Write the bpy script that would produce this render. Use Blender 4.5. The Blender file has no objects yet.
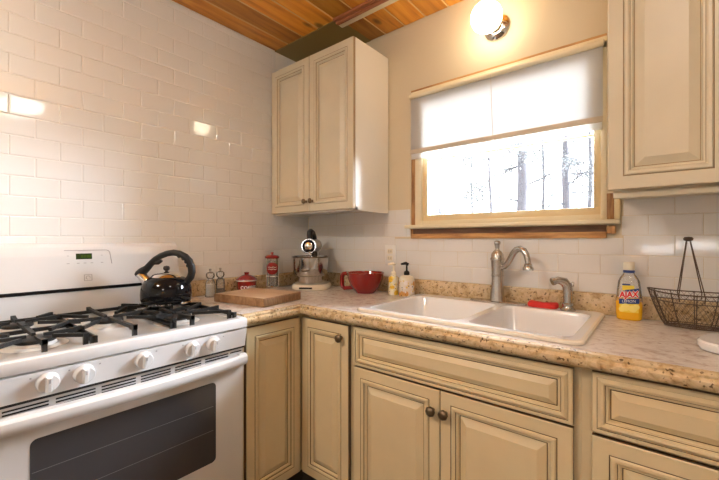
import bpy, bmesh, math, random
from mathutils import Vector, Matrix
random.seed(7)
PI = math.pi
S = bpy.context.scene
COL = S.collection

# ------------------------------------------------------------------ materials
def new_mat(name):
    m = bpy.data.materials.new(name); m.use_nodes = True
    nt = m.node_tree
    for n in list(nt.nodes): nt.nodes.remove(n)
    out = nt.nodes.new('ShaderNodeOutputMaterial')
    return m, nt, out

def N(nt, t, **kw):
    n = nt.nodes.new(t)
    for k, v in kw.items():
        if k in n.inputs: n.inputs[k].default_value = v
        else: setattr(n, k, v)
    return n

def c4(c): return (c[0], c[1], c[2], 1.0)

def plain(name, col, rough=.5, metal=0., bump=0., bscale=60., coat=0., spec=.5, vary=0.):
    m, nt, out = new_mat(name)
    p = N(nt, 'ShaderNodeBsdfPrincipled'); nt.links.new(p.outputs[0], out.inputs[0])
    p.inputs['Base Color'].default_value = c4(col)
    p.inputs['Roughness'].default_value = rough
    p.inputs['Metallic'].default_value = metal
    p.inputs['Coat Weight'].default_value = coat
    p.inputs['Coat Roughness'].default_value = .06
    p.inputs['Specular IOR Level'].default_value = spec
    if bump or vary:
        tc = N(nt, 'ShaderNodeTexCoord')
        no = N(nt, 'ShaderNodeTexNoise', Scale=bscale, Detail=4.)
        nt.links.new(tc.outputs['Object'], no.inputs['Vector'])
        if bump:
            b = N(nt, 'ShaderNodeBump', Strength=bump, Distance=.01)
            nt.links.new(no.outputs['Fac'], b.inputs['Height']); nt.links.new(b.outputs[0], p.inputs['Normal'])
        if vary:
            r = N(nt, 'ShaderNodeValToRGB')
            r.color_ramp.elements[0].position = .3; r.color_ramp.elements[1].position = .7
            r.color_ramp.elements[0].color = c4([x*(1-vary) for x in col]); r.color_ramp.elements[1].color = c4([min(1, x*(1+vary)) for x in col])
            nt.links.new(no.outputs['Fac'], r.inputs[0]); nt.links.new(r.outputs[0], p.inputs['Base Color'])
    return m

def glass(name, tint=(1, 1, 1), refl=1.0, rough=.02, body=0.0, bodycol=(1, 1, 1)):
    """thin clear glass: transparent with a fresnel mirror; body = share of a milky diffuse colour"""
    m, nt, out = new_mat(name)
    tr = N(nt, 'ShaderNodeBsdfTransparent'); tr.inputs[0].default_value = c4(tint)
    gl = N(nt, 'ShaderNodeBsdfGlossy'); gl.inputs['Roughness'].default_value = rough
    fr = N(nt, 'ShaderNodeFresnel', IOR=1.45)
    base = tr.outputs[0]
    if body:
        df = N(nt, 'ShaderNodeBsdfDiffuse'); df.inputs[0].default_value = c4(bodycol)
        mx0 = N(nt, 'ShaderNodeMixShader'); mx0.inputs[0].default_value = body
        nt.links.new(base, mx0.inputs[1]); nt.links.new(df.outputs[0], mx0.inputs[2]); base = mx0.outputs[0]
    mx = N(nt, 'ShaderNodeMixShader')
    nt.links.new(fr.outputs[0], mx.inputs[0]); nt.links.new(base, mx.inputs[1]); nt.links.new(gl.outputs[0], mx.inputs[2])
    nt.links.new(mx.outputs[0], out.inputs[0])
    return m

def emit(name, col, strength):
    m, nt, out = new_mat(name)
    e = N(nt, 'ShaderNodeEmission'); e.inputs[0].default_value = c4(col); e.inputs[1].default_value = strength
    nt.links.new(e.outputs[0], out.inputs[0]); return m

def cloth_glow(name, col, trans):
    m, nt, out = new_mat(name)
    d = N(nt, 'ShaderNodeBsdfDiffuse'); d.inputs[0].default_value = c4(col)
    t = N(nt, 'ShaderNodeBsdfTranslucent'); t.inputs[0].default_value = c4(trans)
    a = N(nt, 'ShaderNodeMixShader'); a.inputs[0].default_value = .5
    nt.links.new(d.outputs[0], a.inputs[1]); nt.links.new(t.outputs[0], a.inputs[2]); nt.links.new(a.outputs[0], out.inputs[0])
    return m

def ramp_mat(name, scale, stops, rough, detail=6., stretch=(1, 1, 1), bump=0., spec=.5, distort=0., coat=0., speck=None, rough_coat=.06):
    m, nt, out = new_mat(name)
    p = N(nt, 'ShaderNodeBsdfPrincipled'); nt.links.new(p.outputs[0], out.inputs[0])
    p.inputs['Roughness'].default_value = rough; p.inputs['Specular IOR Level'].default_value = spec
    p.inputs['Coat Weight'].default_value = coat; p.inputs['Coat Roughness'].default_value = rough_coat
    tc = N(nt, 'ShaderNodeTexCoord'); mp = N(nt, 'ShaderNodeMapping'); mp.inputs['Scale'].default_value = stretch
    no = N(nt, 'ShaderNodeTexNoise', Scale=scale, Detail=detail, Distortion=distort)
    no.inputs['Roughness'].default_value = .62
    nt.links.new(tc.outputs['Object'], mp.inputs[0]); nt.links.new(mp.outputs[0], no.inputs['Vector'])
    r = N(nt, 'ShaderNodeValToRGB')
    while len(r.color_ramp.elements) < len(stops): r.color_ramp.elements.new(.5)
    for e, (pos, c) in zip(r.color_ramp.elements, stops): e.position = pos; e.color = c4(c)
    nt.links.new(no.outputs['Fac'], r.inputs[0])
    col = r.outputs[0]
    if speck:
        sc, thr, sc_col, amt = speck
        n2 = N(nt, 'ShaderNodeTexNoise', Scale=sc, Detail=3.)
        nt.links.new(tc.outputs['Object'], n2.inputs['Vector'])
        r2 = N(nt, 'ShaderNodeValToRGB')
        r2.color_ramp.elements[0].position = thr; r2.color_ramp.elements[0].color = (0, 0, 0, 1)
        r2.color_ramp.elements[1].position = thr+.06; r2.color_ramp.elements[1].color = (amt, amt, amt, 1)
        nt.links.new(n2.outputs['Fac'], r2.inputs[0])
        mx = N(nt, 'ShaderNodeMix', data_type='RGBA')
        nt.links.new(r2.outputs[0], mx.inputs[0]); nt.links.new(col, mx.inputs[6]); mx.inputs[7].default_value = c4(sc_col)
        col = mx.outputs[2]
    nt.links.new(col, p.inputs['Base Color'])
    if bump:
        b = N(nt, 'ShaderNodeBump', Strength=bump, Distance=.01)
        nt.links.new(no.outputs['Fac'], b.inputs['Height']); nt.links.new(b.outputs[0], p.inputs['Normal'])
    return m

def pine_mat(name, base, dark, light, width):
    """boards along y: per-board tone, long grain, a few knots"""
    m, nt, out = new_mat(name)
    p = N(nt, 'ShaderNodeBsdfPrincipled'); nt.links.new(p.outputs[0], out.inputs[0])
    p.inputs['Roughness'].default_value = .38
    tc = N(nt, 'ShaderNodeTexCoord'); sx = N(nt, 'ShaderNodeSeparateXYZ'); nt.links.new(tc.outputs['Object'], sx.inputs[0])
    dv = N(nt, 'ShaderNodeMath', operation='DIVIDE'); nt.links.new(sx.outputs[0], dv.inputs[0]); dv.inputs[1].default_value = width
    fl = N(nt, 'ShaderNodeMath', operation='FLOOR'); nt.links.new(dv.outputs[0], fl.inputs[0])
    wn = N(nt, 'ShaderNodeTexWhiteNoise', noise_dimensions='1D'); nt.links.new(fl.outputs[0], wn.inputs['W'])
    off = N(nt, 'ShaderNodeVectorMath', operation='SCALE'); nt.links.new(wn.outputs['Color'], off.inputs[0]); off.inputs['Scale'].default_value = 7.
    ad = N(nt, 'ShaderNodeVectorMath', operation='ADD'); nt.links.new(tc.outputs['Object'], ad.inputs[0]); nt.links.new(off.outputs[0], ad.inputs[1])
    mp = N(nt, 'ShaderNodeMapping'); mp.inputs['Scale'].default_value = (14, 1.3, 14); nt.links.new(ad.outputs[0], mp.inputs[0])
    no = N(nt, 'ShaderNodeTexNoise', Scale=1.6, Detail=5., Distortion=.6); nt.links.new(mp.outputs[0], no.inputs['Vector'])
    r = N(nt, 'ShaderNodeValToRGB')
    r.color_ramp.elements.new(.5)
    for e, (pos, c) in zip(r.color_ramp.elements, ((.28, dark), (.5, base), (.75, light))): e.position = pos; e.color = c4(c)
    nt.links.new(no.outputs['Fac'], r.inputs[0])
    mr = N(nt, 'ShaderNodeMapRange'); mr.inputs['To Min'].default_value = .62; mr.inputs['To Max'].default_value = 1.25
    nt.links.new(wn.outputs['Value'], mr.inputs['Value'])
    sc = N(nt, 'ShaderNodeVectorMath', operation='SCALE'); nt.links.new(r.outputs[0], sc.inputs[0]); nt.links.new(mr.outputs[0], sc.inputs['Scale'])
    # knots
    mp2 = N(nt, 'ShaderNodeMapping'); mp2.inputs['Scale'].default_value = (6.2, 3.4, 1); nt.links.new(ad.outputs[0], mp2.inputs[0])
    vo = N(nt, 'ShaderNodeTexVoronoi', Scale=1.); nt.links.new(mp2.outputs[0], vo.inputs['Vector'])
    kr = N(nt, 'ShaderNodeValToRGB')
    kr.color_ramp.elements[0].position = .07; kr.color_ramp.elements[0].color = (.35, .35, .35, 1)
    kr.color_ramp.elements[1].position = .16; kr.color_ramp.elements[1].color = (1, 1, 1, 1)
    nt.links.new(vo.outputs['Distance'], kr.inputs[0])
    mu = N(nt, 'ShaderNodeVectorMath', operation='MULTIPLY'); nt.links.new(sc.outputs[0], mu.inputs[0]); nt.links.new(kr.outputs[0], mu.inputs[1])
    nt.links.new(mu.outputs[0], p.inputs['Base Color'])
    return m

def floral(name, ground, cols, scale):
    """printed paper label: irregular blossoms and leaves"""
    m, nt, out = new_mat(name)
    p = N(nt, 'ShaderNodeBsdfPrincipled'); nt.links.new(p.outputs[0], out.inputs[0]); p.inputs['Roughness'].default_value = .35
    tc = N(nt, 'ShaderNodeTexCoord')
    col = None
    for k, (c, sc, thr) in enumerate(cols):
        mp = N(nt, 'ShaderNodeMapping'); mp.inputs['Location'].default_value = (k*3.1+.4, k*1.7, k*.9)
        nt.links.new(tc.outputs['Object'], mp.inputs[0])
        no = N(nt, 'ShaderNodeTexVoronoi', Scale=sc*scale); nt.links.new(mp.outputs[0], no.inputs['Vector'])
        r = N(nt, 'ShaderNodeValToRGB')
        r.color_ramp.elements[0].position = thr; r.color_ramp.elements[0].color = (1, 1, 1, 1)
        r.color_ramp.elements[1].position = thr+.04; r.color_ramp.elements[1].color = (0, 0, 0, 1)
        nt.links.new(no.outputs['Distance'], r.inputs[0])
        mx = N(nt, 'ShaderNodeMix', data_type='RGBA'); nt.links.new(r.outputs[0], mx.inputs[0])
        if col is None: mx.inputs[6].default_value = c4(ground)
        else: nt.links.new(col, mx.inputs[6])
        mx.inputs[7].default_value = c4(c); col = mx.outputs[2]
    nt.links.new(col, p.inputs['Base Color'])
    return m

M = {}
M['tile'] = plain('glazed_tile', (.80, .785, .76), .07, spec=.55)
M['grout'] = plain('grout', (.82, .78, .73), .5)
M['plaster'] = plain('cream_plaster', (.68, .58, .41), .55, bump=.12, bscale=35.)
M['room_paint'] = plain('room_paint', (.80, .77, .72), .6)
M['pine'] = pine_mat('varnished_pine', (.70, .275, .028), (.44, .13, .012), (.86, .43, .065), .1335)
M['pine_edge'] = plain('pine_groove', (.80, .52, .22), .5)
M['olive'] = plain('olive_board_shaded', (.27, .19, .05), .45)  # olive-brown, with the shade above the cabinet put into the colour
M['redwood'] = ramp_mat('red_brown_wood', 9., [(.3, (.30, .09, .035)), (.7, (.46, .18, .08))], .4, stretch=(1, 8, 8))
M['raw_wood'] = ramp_mat('rough_pine', 5., [(.3, (.30, .13, .045)), (.55, (.62, .34, .13)), (.75, (.74, .48, .22))], .7, stretch=(1.2, 10, 10), bump=.3)
M['raw_wood_up'] = ramp_mat('rough_stud', 5., [(.3, (.20, .09, .04)), (.55, (.50, .27, .11)), (.75, (.66, .42, .2))], .7, stretch=(10, 10, 1.2), bump=.3)
M['dark_wood'] = ramp_mat('aged_wood', 6., [(.3, (.12, .06, .04)), (.7, (.28, .15, .09))], .7, stretch=(1.2, 10, 10))  # brown board, its shade under the sill put into the colour
M['floor'] = ramp_mat('floor_boards', 4., [(.3, (.08, .05, .03)), (.7, (.19, .125, .08))], .35, stretch=(1, 9, 1))
M['cream'] = plain('cream_cabinet', (.69, .565, .345), .38, vary=.03, bscale=9.)
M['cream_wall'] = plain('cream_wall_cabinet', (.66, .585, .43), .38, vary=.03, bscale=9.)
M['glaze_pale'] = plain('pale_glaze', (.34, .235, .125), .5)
M['cream_daylit'] = plain('cream_side_daylit', (.84, .80, .72), .42)  # paler than the doors: window light on the cabinet side put into the colour
M['glaze'] = plain('brown_glaze', (.11, .06, .022), .5)
M['gap'] = plain('dark_gap', (.05, .035, .02), .8)
M['counter'] = ramp_mat('laminate_stone', 24., [(.28, (.42, .34, .29)), (.42, (.62, .545, .49)), (.55, (.75, .695, .65)), (.70, (.62, .55, .48))], .25, detail=10., stretch=(.85, 1.2, 1), distort=.5, speck=(60., .64, (.30, .23, .18), .6))
M['counter_edge'] = ramp_mat('laminate_stone_edge', 38., [(.30, (.30, .18, .08)), (.43, (.54, .39, .21)), (.56, (.68, .53, .33)), (.72, (.54, .40, .24))], .22, detail=9., distort=.5, speck=(85., .60, (.08, .045, .02), .85))
M['enamel'] = plain('white_enamel', (.68, .67, .665), .16, coat=.3)
M['enamel_dull'] = plain('white_trim', (.80, .78, .75), .3)
M['black_iron'] = plain('cast_iron', (.014, .013, .012), .5, bump=.15, bscale=180., spec=.3)
M['black_gloss'] = plain('black_gloss', (.006, .006, .007), .06, spec=.28)
M['black_plastic'] = plain('black_plastic', (.014, .013, .013), .4, spec=.3)
M['black'] = plain('black_shadow_gap', (.008, .008, .008), .7)
M['oven_glass'] = plain('smoked_glass', (.055, .054, .058), .08, spec=.7)
M['rack_line'] = plain('dim_rack_wire', (.14, .137, .14), .4)
M['alu'] = plain('dull_aluminium', (.50, .48, .45), .5)
M['chrome'] = plain('chrome', (.80, .78, .75), .08, metal=1.)
M['nickel'] = plain('brushed_nickel', (.52, .49, .45), .27, metal=1.)
M['steel'] = plain('mixer_steel', (.50, .48, .455), .14, metal=1.)
M['bronze'] = plain('dark_bronze', (.19, .14, .09), .28, metal=.9)
M['lcd'] = plain('lcd_dark', (.02, .035, .012), .15)
M['lcd_on'] = emit('lcd_digits', (.35, .55, .10), .10)
M['grey_mark'] = plain('grey_print', (.34, .33, .33), .5)
M['red'] = plain('red_glaze', (.25, .007, .006), .12, coat=.5)
M['red_sponge'] = plain('red_sponge', (.62, .03, .025), .8, bump=.5, bscale=140.)
M['white'] = plain('white_plastic', (.88, .87, .84), .25)
M['sink'] = plain('white_sink', (.86, .86, .87), .10, coat=.4)
M['sink_rim'] = plain('ivory_rim', (.86, .80, .68), .15, coat=.3)
M['drain'] = plain('drain_steel', (.40, .39, .38), .3, metal=1.)
M['butcher_side'] = ramp_mat('butcher_sides', 16., [(.3, (.17, .085, .035)), (.6, (.32, .18, .085)), (.8, (.42, .26, .14))], .6, stretch=(3, 9, 2))
M['butcher'] = ramp_mat('butcher_block', 7., [(.3, (.47, .31, .19)), (.6, (.62, .43, .28)), (.8, (.68, .50, .34))], .45, stretch=(1.2, 9, 9))
M['glass'] = glass('clear_glass')
M['jar'] = glass('shaker_glass', (.98, .97, .96), body=.18, bodycol=(.9, .88, .85))
M['salt'] = plain('salt_grains', (.80, .77, .72), .8)
M['pepper'] = plain('pepper_grains', (.20, .16, .13), .9, bump=.4, bscale=300.)
M['soap_glass'] = glass('clear_bottle', (.99, .99, .98), body=.22, bodycol=(.92, .91, .89))
M['soap_liquid'] = plain('amber_soap', (.88, .46, .015), .08, coat=.4)
M['lab_yellow'] = plain('label_yellow', (.88, .68, .06), .3)
M['lab_red'] = plain('label_red', (.75, .02, .015), .3)
M['lab_blue'] = plain('label_blue', (.02, .05, .22), .3)
M['lab_white'] = plain('label_white', (.88, .87, .85), .3)
M['lemon'] = plain('label_lemon', (.95, .80, .22), .3)
M['ivory'] = plain('ivory_plastic', (.80, .73, .58), .3)
M['cream_enamel'] = plain('cream_enamel', (.80, .74, .62), .2, coat=.3)
M['floral_yellow'] = floral('yellow_print', (.86, .80, .62), [((.85, .55, .04), 1., .42), ((.90, .76, .30), 1.7, .32), ((.10, .10, .05), 2.4, .14)], 28.)
M['floral_cream'] = floral('floral_print', (.80, .72, .64), [((.72, .36, .10), .9, .34), ((.86, .80, .80), 1.2, .36), ((.08, .07, .05), 2.0, .16), ((.80, .60, .20), 1.6, .22)], 26.)
M['wire'] = plain('rusty_wire', (.095, .062, .042), .5, metal=.3)
M['shade'] = cloth_glow('shade_cloth', (.88, .87, .85), (.47, .46, .45))
M['shade_lip'] = cloth_glow('shade_lining', (.9, .9, .9), (.85, .85, .85))
M['hem'] = plain('shade_hem', (.66, .56, .44), .6)
M['sash'] = plain('yellow_cream_paint', (.80, .64, .36), .3)
M['frame_white'] = plain('pale_cream_paint', (.84, .74, .52), .3)
M['globe'] = emit('opal_globe_lit', (1.0, .86, .62), 9.)
M['lamp'] = emit('ceiling_dome_lit', (1.0, .985, .90), 9.)
M['lamp2'] = emit('ceiling_dome_lit_far', (1.0, .985, .90), 42.)
M['lamp3'] = emit('ceiling_dome_lit_rear', (1.0, .985, .92), 24.)  # emission of the added fill lamp
M['snow'] = plain('forest_floor', (.22, .21, .20), .9)
M['bark'] = plain('grey_bark', (.050, .048, .056), .9, bump=.5, bscale=9., vary=.2)
M['needles'] = plain('pale_needles', (.055, .06, .06), .9)
M['pink'] = plain('pink_print', (.72, .36, .30), .5)

# ------------------------------------------------------------------ mesh builder
class MB:
    def __init__(self, org=(0, 0, 0)):
        self.bm = bmesh.new(); self.org = Vector(org); self.mi = 0; self.smooth = True
    def m(self, i): self.mi = i; return self
    def v(self, p): return self.bm.verts.new(Vector(p)-self.org)
    def f(self, vs, mi=None):
        try: fc = self.bm.faces.new(vs)
        except ValueError: return None
        fc.material_index = self.mi if mi is None else mi
        return fc
    def box(self, a, b, bev=0., seg=2):
        x0, y0, z0 = [min(a[i], b[i]) for i in range(3)]; x1, y1, z1 = [max(a[i], b[i]) for i in range(3)]
        p = [(x0, y0, z0), (x1, y0, z0), (x1, y1, z0), (x0, y1, z0), (x0, y0, z1), (x1, y0, z1), (x1, y1, z1), (x0, y1, z1)]
        vs = [self.v(q) for q in p]
        fs = [self.f([vs[i] for i in q]) for q in ((0, 3, 2, 1), (4, 5, 6, 7), (0, 1, 5, 4), (1, 2, 6, 5), (2, 3, 7, 6), (3, 0, 4, 7))]
        if bev > 0:
            es = list({e for f in fs for e in f.edges})
            r = bmesh.ops.bevel(self.bm, geom=es, offset=bev, segments=seg, affect='EDGES', profile=.5)
            for f in r['faces']: f.material_index = self.mi
        return self
    def prism(self, poly, axis, a, b, bev=0., seg=2):
        """poly: 2D points; axis 'x','y','z' = extrusion axis from a to b"""
        def P(q, t):
            return {'x': (t, q[0], q[1]), 'y': (q[0], t, q[1]), 'z': (q[0], q[1], t)}[axis]
        A = [self.v(P(q, a)) for q in poly]; B = [self.v(P(q, b)) for q in poly]
        n = len(poly); fs = [self.f(A[::-1]), self.f(B)]
        for i in range(n): fs.append(self.f([A[i], A[(i+1) % n], B[(i+1) % n], B[i]]))
        if bev:
            es = list({e for f in fs if f for e in f.edges})
            r = bmesh.ops.bevel(self.bm, geom=es, offset=bev, segments=seg, affect='EDGES', profile=.5)
            for f in r['faces']: f.material_index = self.mi
        return self
    def tube(self, pts, r, seg=8, closed=False, cap=True, flat=1.0):
        pts = [Vector(p) for p in pts]; n = len(pts)
        rs = r if isinstance(r, (list, tuple)) else [r]*n
        rings = []; prev = None
        for i in range(n):
            if closed: t = pts[(i+1) % n]-pts[(i-1) % n]
            elif i == 0: t = pts[1]-pts[0]
            elif i == n-1: t = pts[-1]-pts[-2]
            else: t = (pts[i+1]-pts[i]).normalized()+(pts[i]-pts[i-1]).normalized()
            t.normalize()
            if prev is None:
                ref = Vector((0, 0, 1)) if abs(t.z) < .9 else Vector((1, 0, 0))
                nrm = t.cross(ref).normalized()
            else:
                nrm = prev-t*prev.dot(t)
                if nrm.length < 1e-6: nrm = t.orthogonal()
                nrm.normalize()
            prev = nrm; bn = t.cross(nrm)
            rings.append([self.v(pts[i]+nrm*math.cos(2*PI*k/seg)*rs[i]*flat+bn*math.sin(2*PI*k/seg)*rs[i]) for k in range(seg)])
        m = n if closed else n-1
        for i in range(m):
            A, B = rings[i], rings[(i+1) % n]
            for k in range(seg): self.f([A[k], A[(k+1) % seg], B[(k+1) % seg], B[k]])
        if cap and not closed:
            self.f(rings[0][::-1]); self.f(rings[-1])
        return self
    def lathe(self, prof, c=(0, 0, 0), seg=32, axis=(0, 0, 1), sx=1., sy=1.):
        """prof: (radius, height[, material]) from bottom to top"""
        ax = Vector(axis).normalized(); c = Vector(c)
        if abs(ax.z) > .999: e1, e2 = Vector((1, 0, 0)), Vector((0, 1, 0))*(1 if ax.z > 0 else -1)
        else:
            e1 = Vector((0, 0, 1)).cross(ax).normalized(); e2 = ax.cross(e1)
        rings = []
        for q in prof:
            r, h = q[0], q[1]
            if r < 1e-6: rings.append([self.v(c+ax*h)])
            else: rings.append([self.v(c+ax*h+e1*math.cos(2*PI*k/seg)*r*sx+e2*math.sin(2*PI*k/seg)*r*sy) for k in range(seg)])
        for i in range(len(prof)-1):
            A, B = rings[i], rings[i+1]; mi = prof[i+1][2] if len(prof[i+1]) > 2 else None
            for k in range(seg):
                k2 = (k+1) % seg
                if len(A) == 1 and len(B) == 1: continue
                if len(A) == 1: self.f([A[0], B[k2], B[k]][::-1] if False else [A[0], B[k2], B[k]], mi)
                elif len(B) == 1: self.f([A[k], A[k2], B[0]], mi)
                else: self.f([A[k], A[k2], B[k2], B[k]], mi)
        if len(rings[0]) > 1: self.f(rings[0][::-1])
        if len(rings[-1]) > 1: self.f(rings[-1])
        return self
    def ball(self, c, r, seg=16, sz=1., sx=1., sy=1.):
        n = seg//2
        return self.lathe([(r*math.sin(PI*i/n), -r*sz*math.cos(PI*i/n)) for i in range(n+1)], c, seg, sx=sx, sy=sy)
    def sheet(self, rows, closed_u=False, both=None):
        """grid of points -> quads"""
        V = [[self.v(p) for p in r] for r in rows]
        for i in range(len(V)-1):
            n = len(V[i]); m = n if closed_u else n-1
            for k in range(m): self.f([V[i][k], V[i][(k+1) % n], V[i+1][(k+1) % n], V[i+1][k]])
        return self
    def panel(self, o, u, v, w, h, prof):
        """front o = lower left corner on the front plane; u, v unit axes, n = u x v faces out; prof = (inset, height, material)"""
        o, u, v = Vector(o), Vector(u), Vector(v); n = u.cross(v)
        prev = None; first = None
        for (ins, ht, mi) in prof:
            ring = [self.v(o+u*a+v*b+n*ht) for a, b in ((ins, ins), (w-ins, ins), (w-ins, h-ins), (ins, h-ins))]
            if prev is None: first = ring
            else:
                for k in range(4): self.f([prev[k], prev[(k+1) % 4], ring[(k+1) % 4], ring[k]], mi)
            prev = ring
        self.f(prev, 0); self.f(first[::-1], 0)
        return self
    def build(self, name, mats, parent=None, angle=32., loc=None):
        bm = self.bm
        bmesh.ops.recalc_face_normals(bm, faces=bm.faces)
        me = bpy.data.meshes.new(name)
        for f in bm.faces: f.smooth = self.smooth
        bm.to_mesh(me); bm.free()
        if self.smooth: me.set_sharp_from_angle(angle=math.radians(angle))
        for k in (mats if isinstance(mats, (list, tuple)) else [mats]): me.materials.append(M[k] if isinstance(k, str) else k)
        o = bpy.data.objects.new(name, me); COL.objects.link(o)
        if parent is not None: o.parent = parent
        elif loc is not None: o.location = loc
        return o

def thing(name, label, cat, loc=(0, 0, 0), rz=0., group=None):
    o = bpy.data.objects.new(name, None); COL.objects.link(o)
    o.empty_display_size = .05
    o.location = loc; o.rotation_euler = (0, 0, rz); o['label'] = label; o['category'] = cat
    if group: o['group'] = group
    return o
def tag(o, label, cat, group=None):
    o['label'] = label; o['category'] = cat
    if group: o['group'] = group
    return o
def struct(o, label=None):
    o['kind'] = 'structure'
    if label: o['label'] = label; o['category'] = label.split()[-1] if False else o.name.split('_')[0]
    return o

def text_faces(s, size, spacing=1.0):
    cu = bpy.data.curves.new('lettering', 'FONT'); cu.body = s; cu.size = size; cu.align_x = 'CENTER'; cu.align_y = 'CENTER'
    cu.space_character = spacing; cu.resolution_u = 3
    ob = bpy.data.objects.new('lettering', cu); COL.objects.link(ob)
    dg = bpy.context.evaluated_depsgraph_get(); dg.update()
    me = bpy.data.meshes.new_from_object(ob.evaluated_get(dg))
    vs = [tuple(v.co) for v in me.vertices]; fs = [tuple(p.vertices) for p in me.polygons]
    bpy.data.objects.remove(ob); bpy.data.curves.remove(cu); bpy.data.meshes.remove(me)
    return vs, fs
def put_text(mb, s, size, fn, bold=0., spacing=1., sx=1., sy=1.):
    vs, fs = text_faces(s, size, spacing)
    for dx, dy in ([(0, 0)] if not bold else [(0, 0), (bold, 0), (-bold, 0), (0, bold), (0, -bold)]):
        V = [mb.v(fn(p[0]*sx+dx, p[1]*sy+dy)) for p in vs]
        for f in fs: mb.f([V[i] for i in f])

# ------------------------------------------------------------------ tile fields
TP, TH = .0778, .154       # course height, tile length
def tiles(mb, to3, u0, u1, v0, v1, ubase, vbase, allowed, g=.0009, h=.0021, bev=.0042):
    i0 = int(math.floor((v0-vbase)/TP))-1; i1 = int(math.ceil((v1-vbase)/TP))+1
    for i in range(i0, i1):
        a, b = vbase+i*TP, vbase+(i+1)*TP
        st = ubase+(TH/2 if i % 2 else 0)
        k0 = int(math.floor((u0-st)/TH))-1; k1 = int(math.ceil((u1-st)/TH))+1
        for k in range(k0, k1):
            l, r = st+k*TH, st+(k+1)*TH
            for (L, R, B, T) in allowed(l, r, a, b):
                L, R, B, T = L+g, R-g, B+g, T-g
                if R-L < .012 or T-B < .010: continue
                q = bev
                tx, ty = random.uniform(-.0035, .0035)*(R-L)/2, random.uniform(-.004, .004)*(T-B)/2
                o = [mb.v(to3(*p, 0)) for p in ((L, B), (R, B), (R, T), (L, T))]
                n = [mb.v(to3(p[0], p[1], h+s[0]*tx+s[1]*ty)) for p, s in (((L+q, B+q), (-1, -1)), ((R-q, B+q), (1, -1)), ((R-q, T-q), (1, 1)), ((L+q, T-q), (-1, 1)))]
                mid = [mb.v(to3(p[0], p[1], h*.72)) for p in ((L+q*.3, B+q*.3), (R-q*.3, B+q*.3), (R-q*.3, T-q*.3), (L+q*.3, T-q*.3))]
                for j in range(4):
                    j2 = (j+1) % 4
                    mb.f([o[j], o[j2], mid[j2], mid[j]], 1); mb.f([mid[j], mid[j2], n[j2], n[j]], 1)
                mb.f(n, 1)

ROOM_X, ROOM_Y, CEIL = 4.0, -4.3, 2.43
# ================================================================== setting
# left wall, tiled floor to ceiling except the bare strip above the cabinet
mb = MB(); mb.m(0).box((-.14, ROOM_Y-.14, 0), (0, .14, CEIL+.1))
def allow_left(l, r, b, t):
    out = []
    t = min(t, CEIL-.004); b = max(b, .885)
    if t <= b: return out
    r2 = min(r, -.003)
    if b > 2.27: r2 = min(r2, -.285)
    if r2-l > .01: out.append((l, r2, b, t))
    return out
tiles(mb, lambda u, v, n: (n, u, v), -3.2, 0, .88, CEIL, -1.5415, 2.0067-26*TP, allow_left)
mb.smooth = False
struct(mb.build('wall_left', ['grout', 'tile']))

# window wall around the opening
OX0, OX1, OZ0, OZ1 = .841, 1.757, 1.221, 2.045
mb = MB(); mb.m(0)
mb.box((0, 0, 0), (OX0, .14, CEIL+.1)); mb.box((OX1, 0, 0), (ROOM_X, .14, CEIL+.1))
mb.box((OX0, 0, 0), (OX1, .14, OZ0)); mb.box((OX0, 0, OZ1), (OX1, .14, CEIL+.1))
def allow_back(l, r, b, t):
    b = max(b, .885)
    top = 1.387
    if t > top: t = top
    if t-b < .02: return []
    l = max(l, .004)
    if t <= OZ0+.012: return [(l, r, b, min(t, OZ0+.001) if r > OX0 and l < OX1 else t)]
    out = []
    if l < OX0-.005: out.append((l, min(r, OX0-.004), b, t))
    if r > OX1+.04: out.append((max(l, OX1+.048), r, b, t))
    return out
tiles(mb, lambda u, v, n: (u, -n, v), 0, 3.0, .88, 1.40, 1.8877-12*TH, 1.309-7*TP, allow_back, .0006, .0010, .003)
mb.smooth = False
struct(mb.build('wall_back', ['plaster', 'tile']))
# the other two walls, with a window whose shade is drawn nearly down
mb = MB(); mb.box((ROOM_X, ROOM_Y-.14, 0), (ROOM_X+.14, .14, CEIL+.1)); struct(mb.build('wall_right', 'room_paint'))
WX0, WX1, WZ0, WZ1 = 1.70, 2.50, 1.05, 1.95
mb = MB()
mb.box((0, ROOM_Y-.14, 0), (WX0, ROOM_Y, CEIL+.1)); mb.box((WX1, ROOM_Y-.14, 0), (ROOM_X, ROOM_Y, CEIL+.1))
mb.box((WX0, ROOM_Y-.14, 0), (WX1, ROOM_Y, WZ0)); mb.box((WX0, ROOM_Y-.14, WZ1), (WX1, ROOM_Y, CEIL+.1))
struct(mb.build('wall_front', 'room_paint'))
mb = MB(); mb.box((-.14, ROOM_Y-.14, -.1), (ROOM_X+.14, .14, 0)); struct(mb.build('floor', 'floor'))

# pine ceiling: tongue-and-groove boards running towards the window wall
mb = MB(); mb.m(0).box((-.1, ROOM_Y-.1, CEIL+.006), (ROOM_X+.1, .1, CEIL+.1))
bw = .1335; k = 0
while k*bw < ROOM_X:
    x0, x1 = k*bw, min((k+1)*bw, ROOM_X)
    g = .0055
    for (ya, yb) in ((ROOM_Y, -.292 if x0 < .52 else -.001),):
        A = [(x0+.0012, CEIL+.0045), (x0+g, CEIL), (x1-g, CEIL), (x1-.0012, CEIL+.0045)]
        fr = [[mb.v((q[0], yy, q[1])) for q in A] for yy in (ya, yb)]
        for j in range(3): mb.f([fr[0][j], fr[0][j+1], fr[1][j+1], fr[1][j]], 0 if j == 1 else 1)
        mb.f(fr[0], 0); mb.f(fr[1], 0)
    k += 1
mb.smooth = False
struct(mb.build('ceiling', ['pine', 'pine_edge']))
mb = MB(); mb.box((.002, -.292, CEIL-.004), (.556, -.002, CEIL+.0055)); struct(mb.build('trim_1', 'olive'))
mb = MB(); mb.m(0).box((.53, -.262, CEIL-.018), (2.4, -.230, CEIL), .003)
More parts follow.
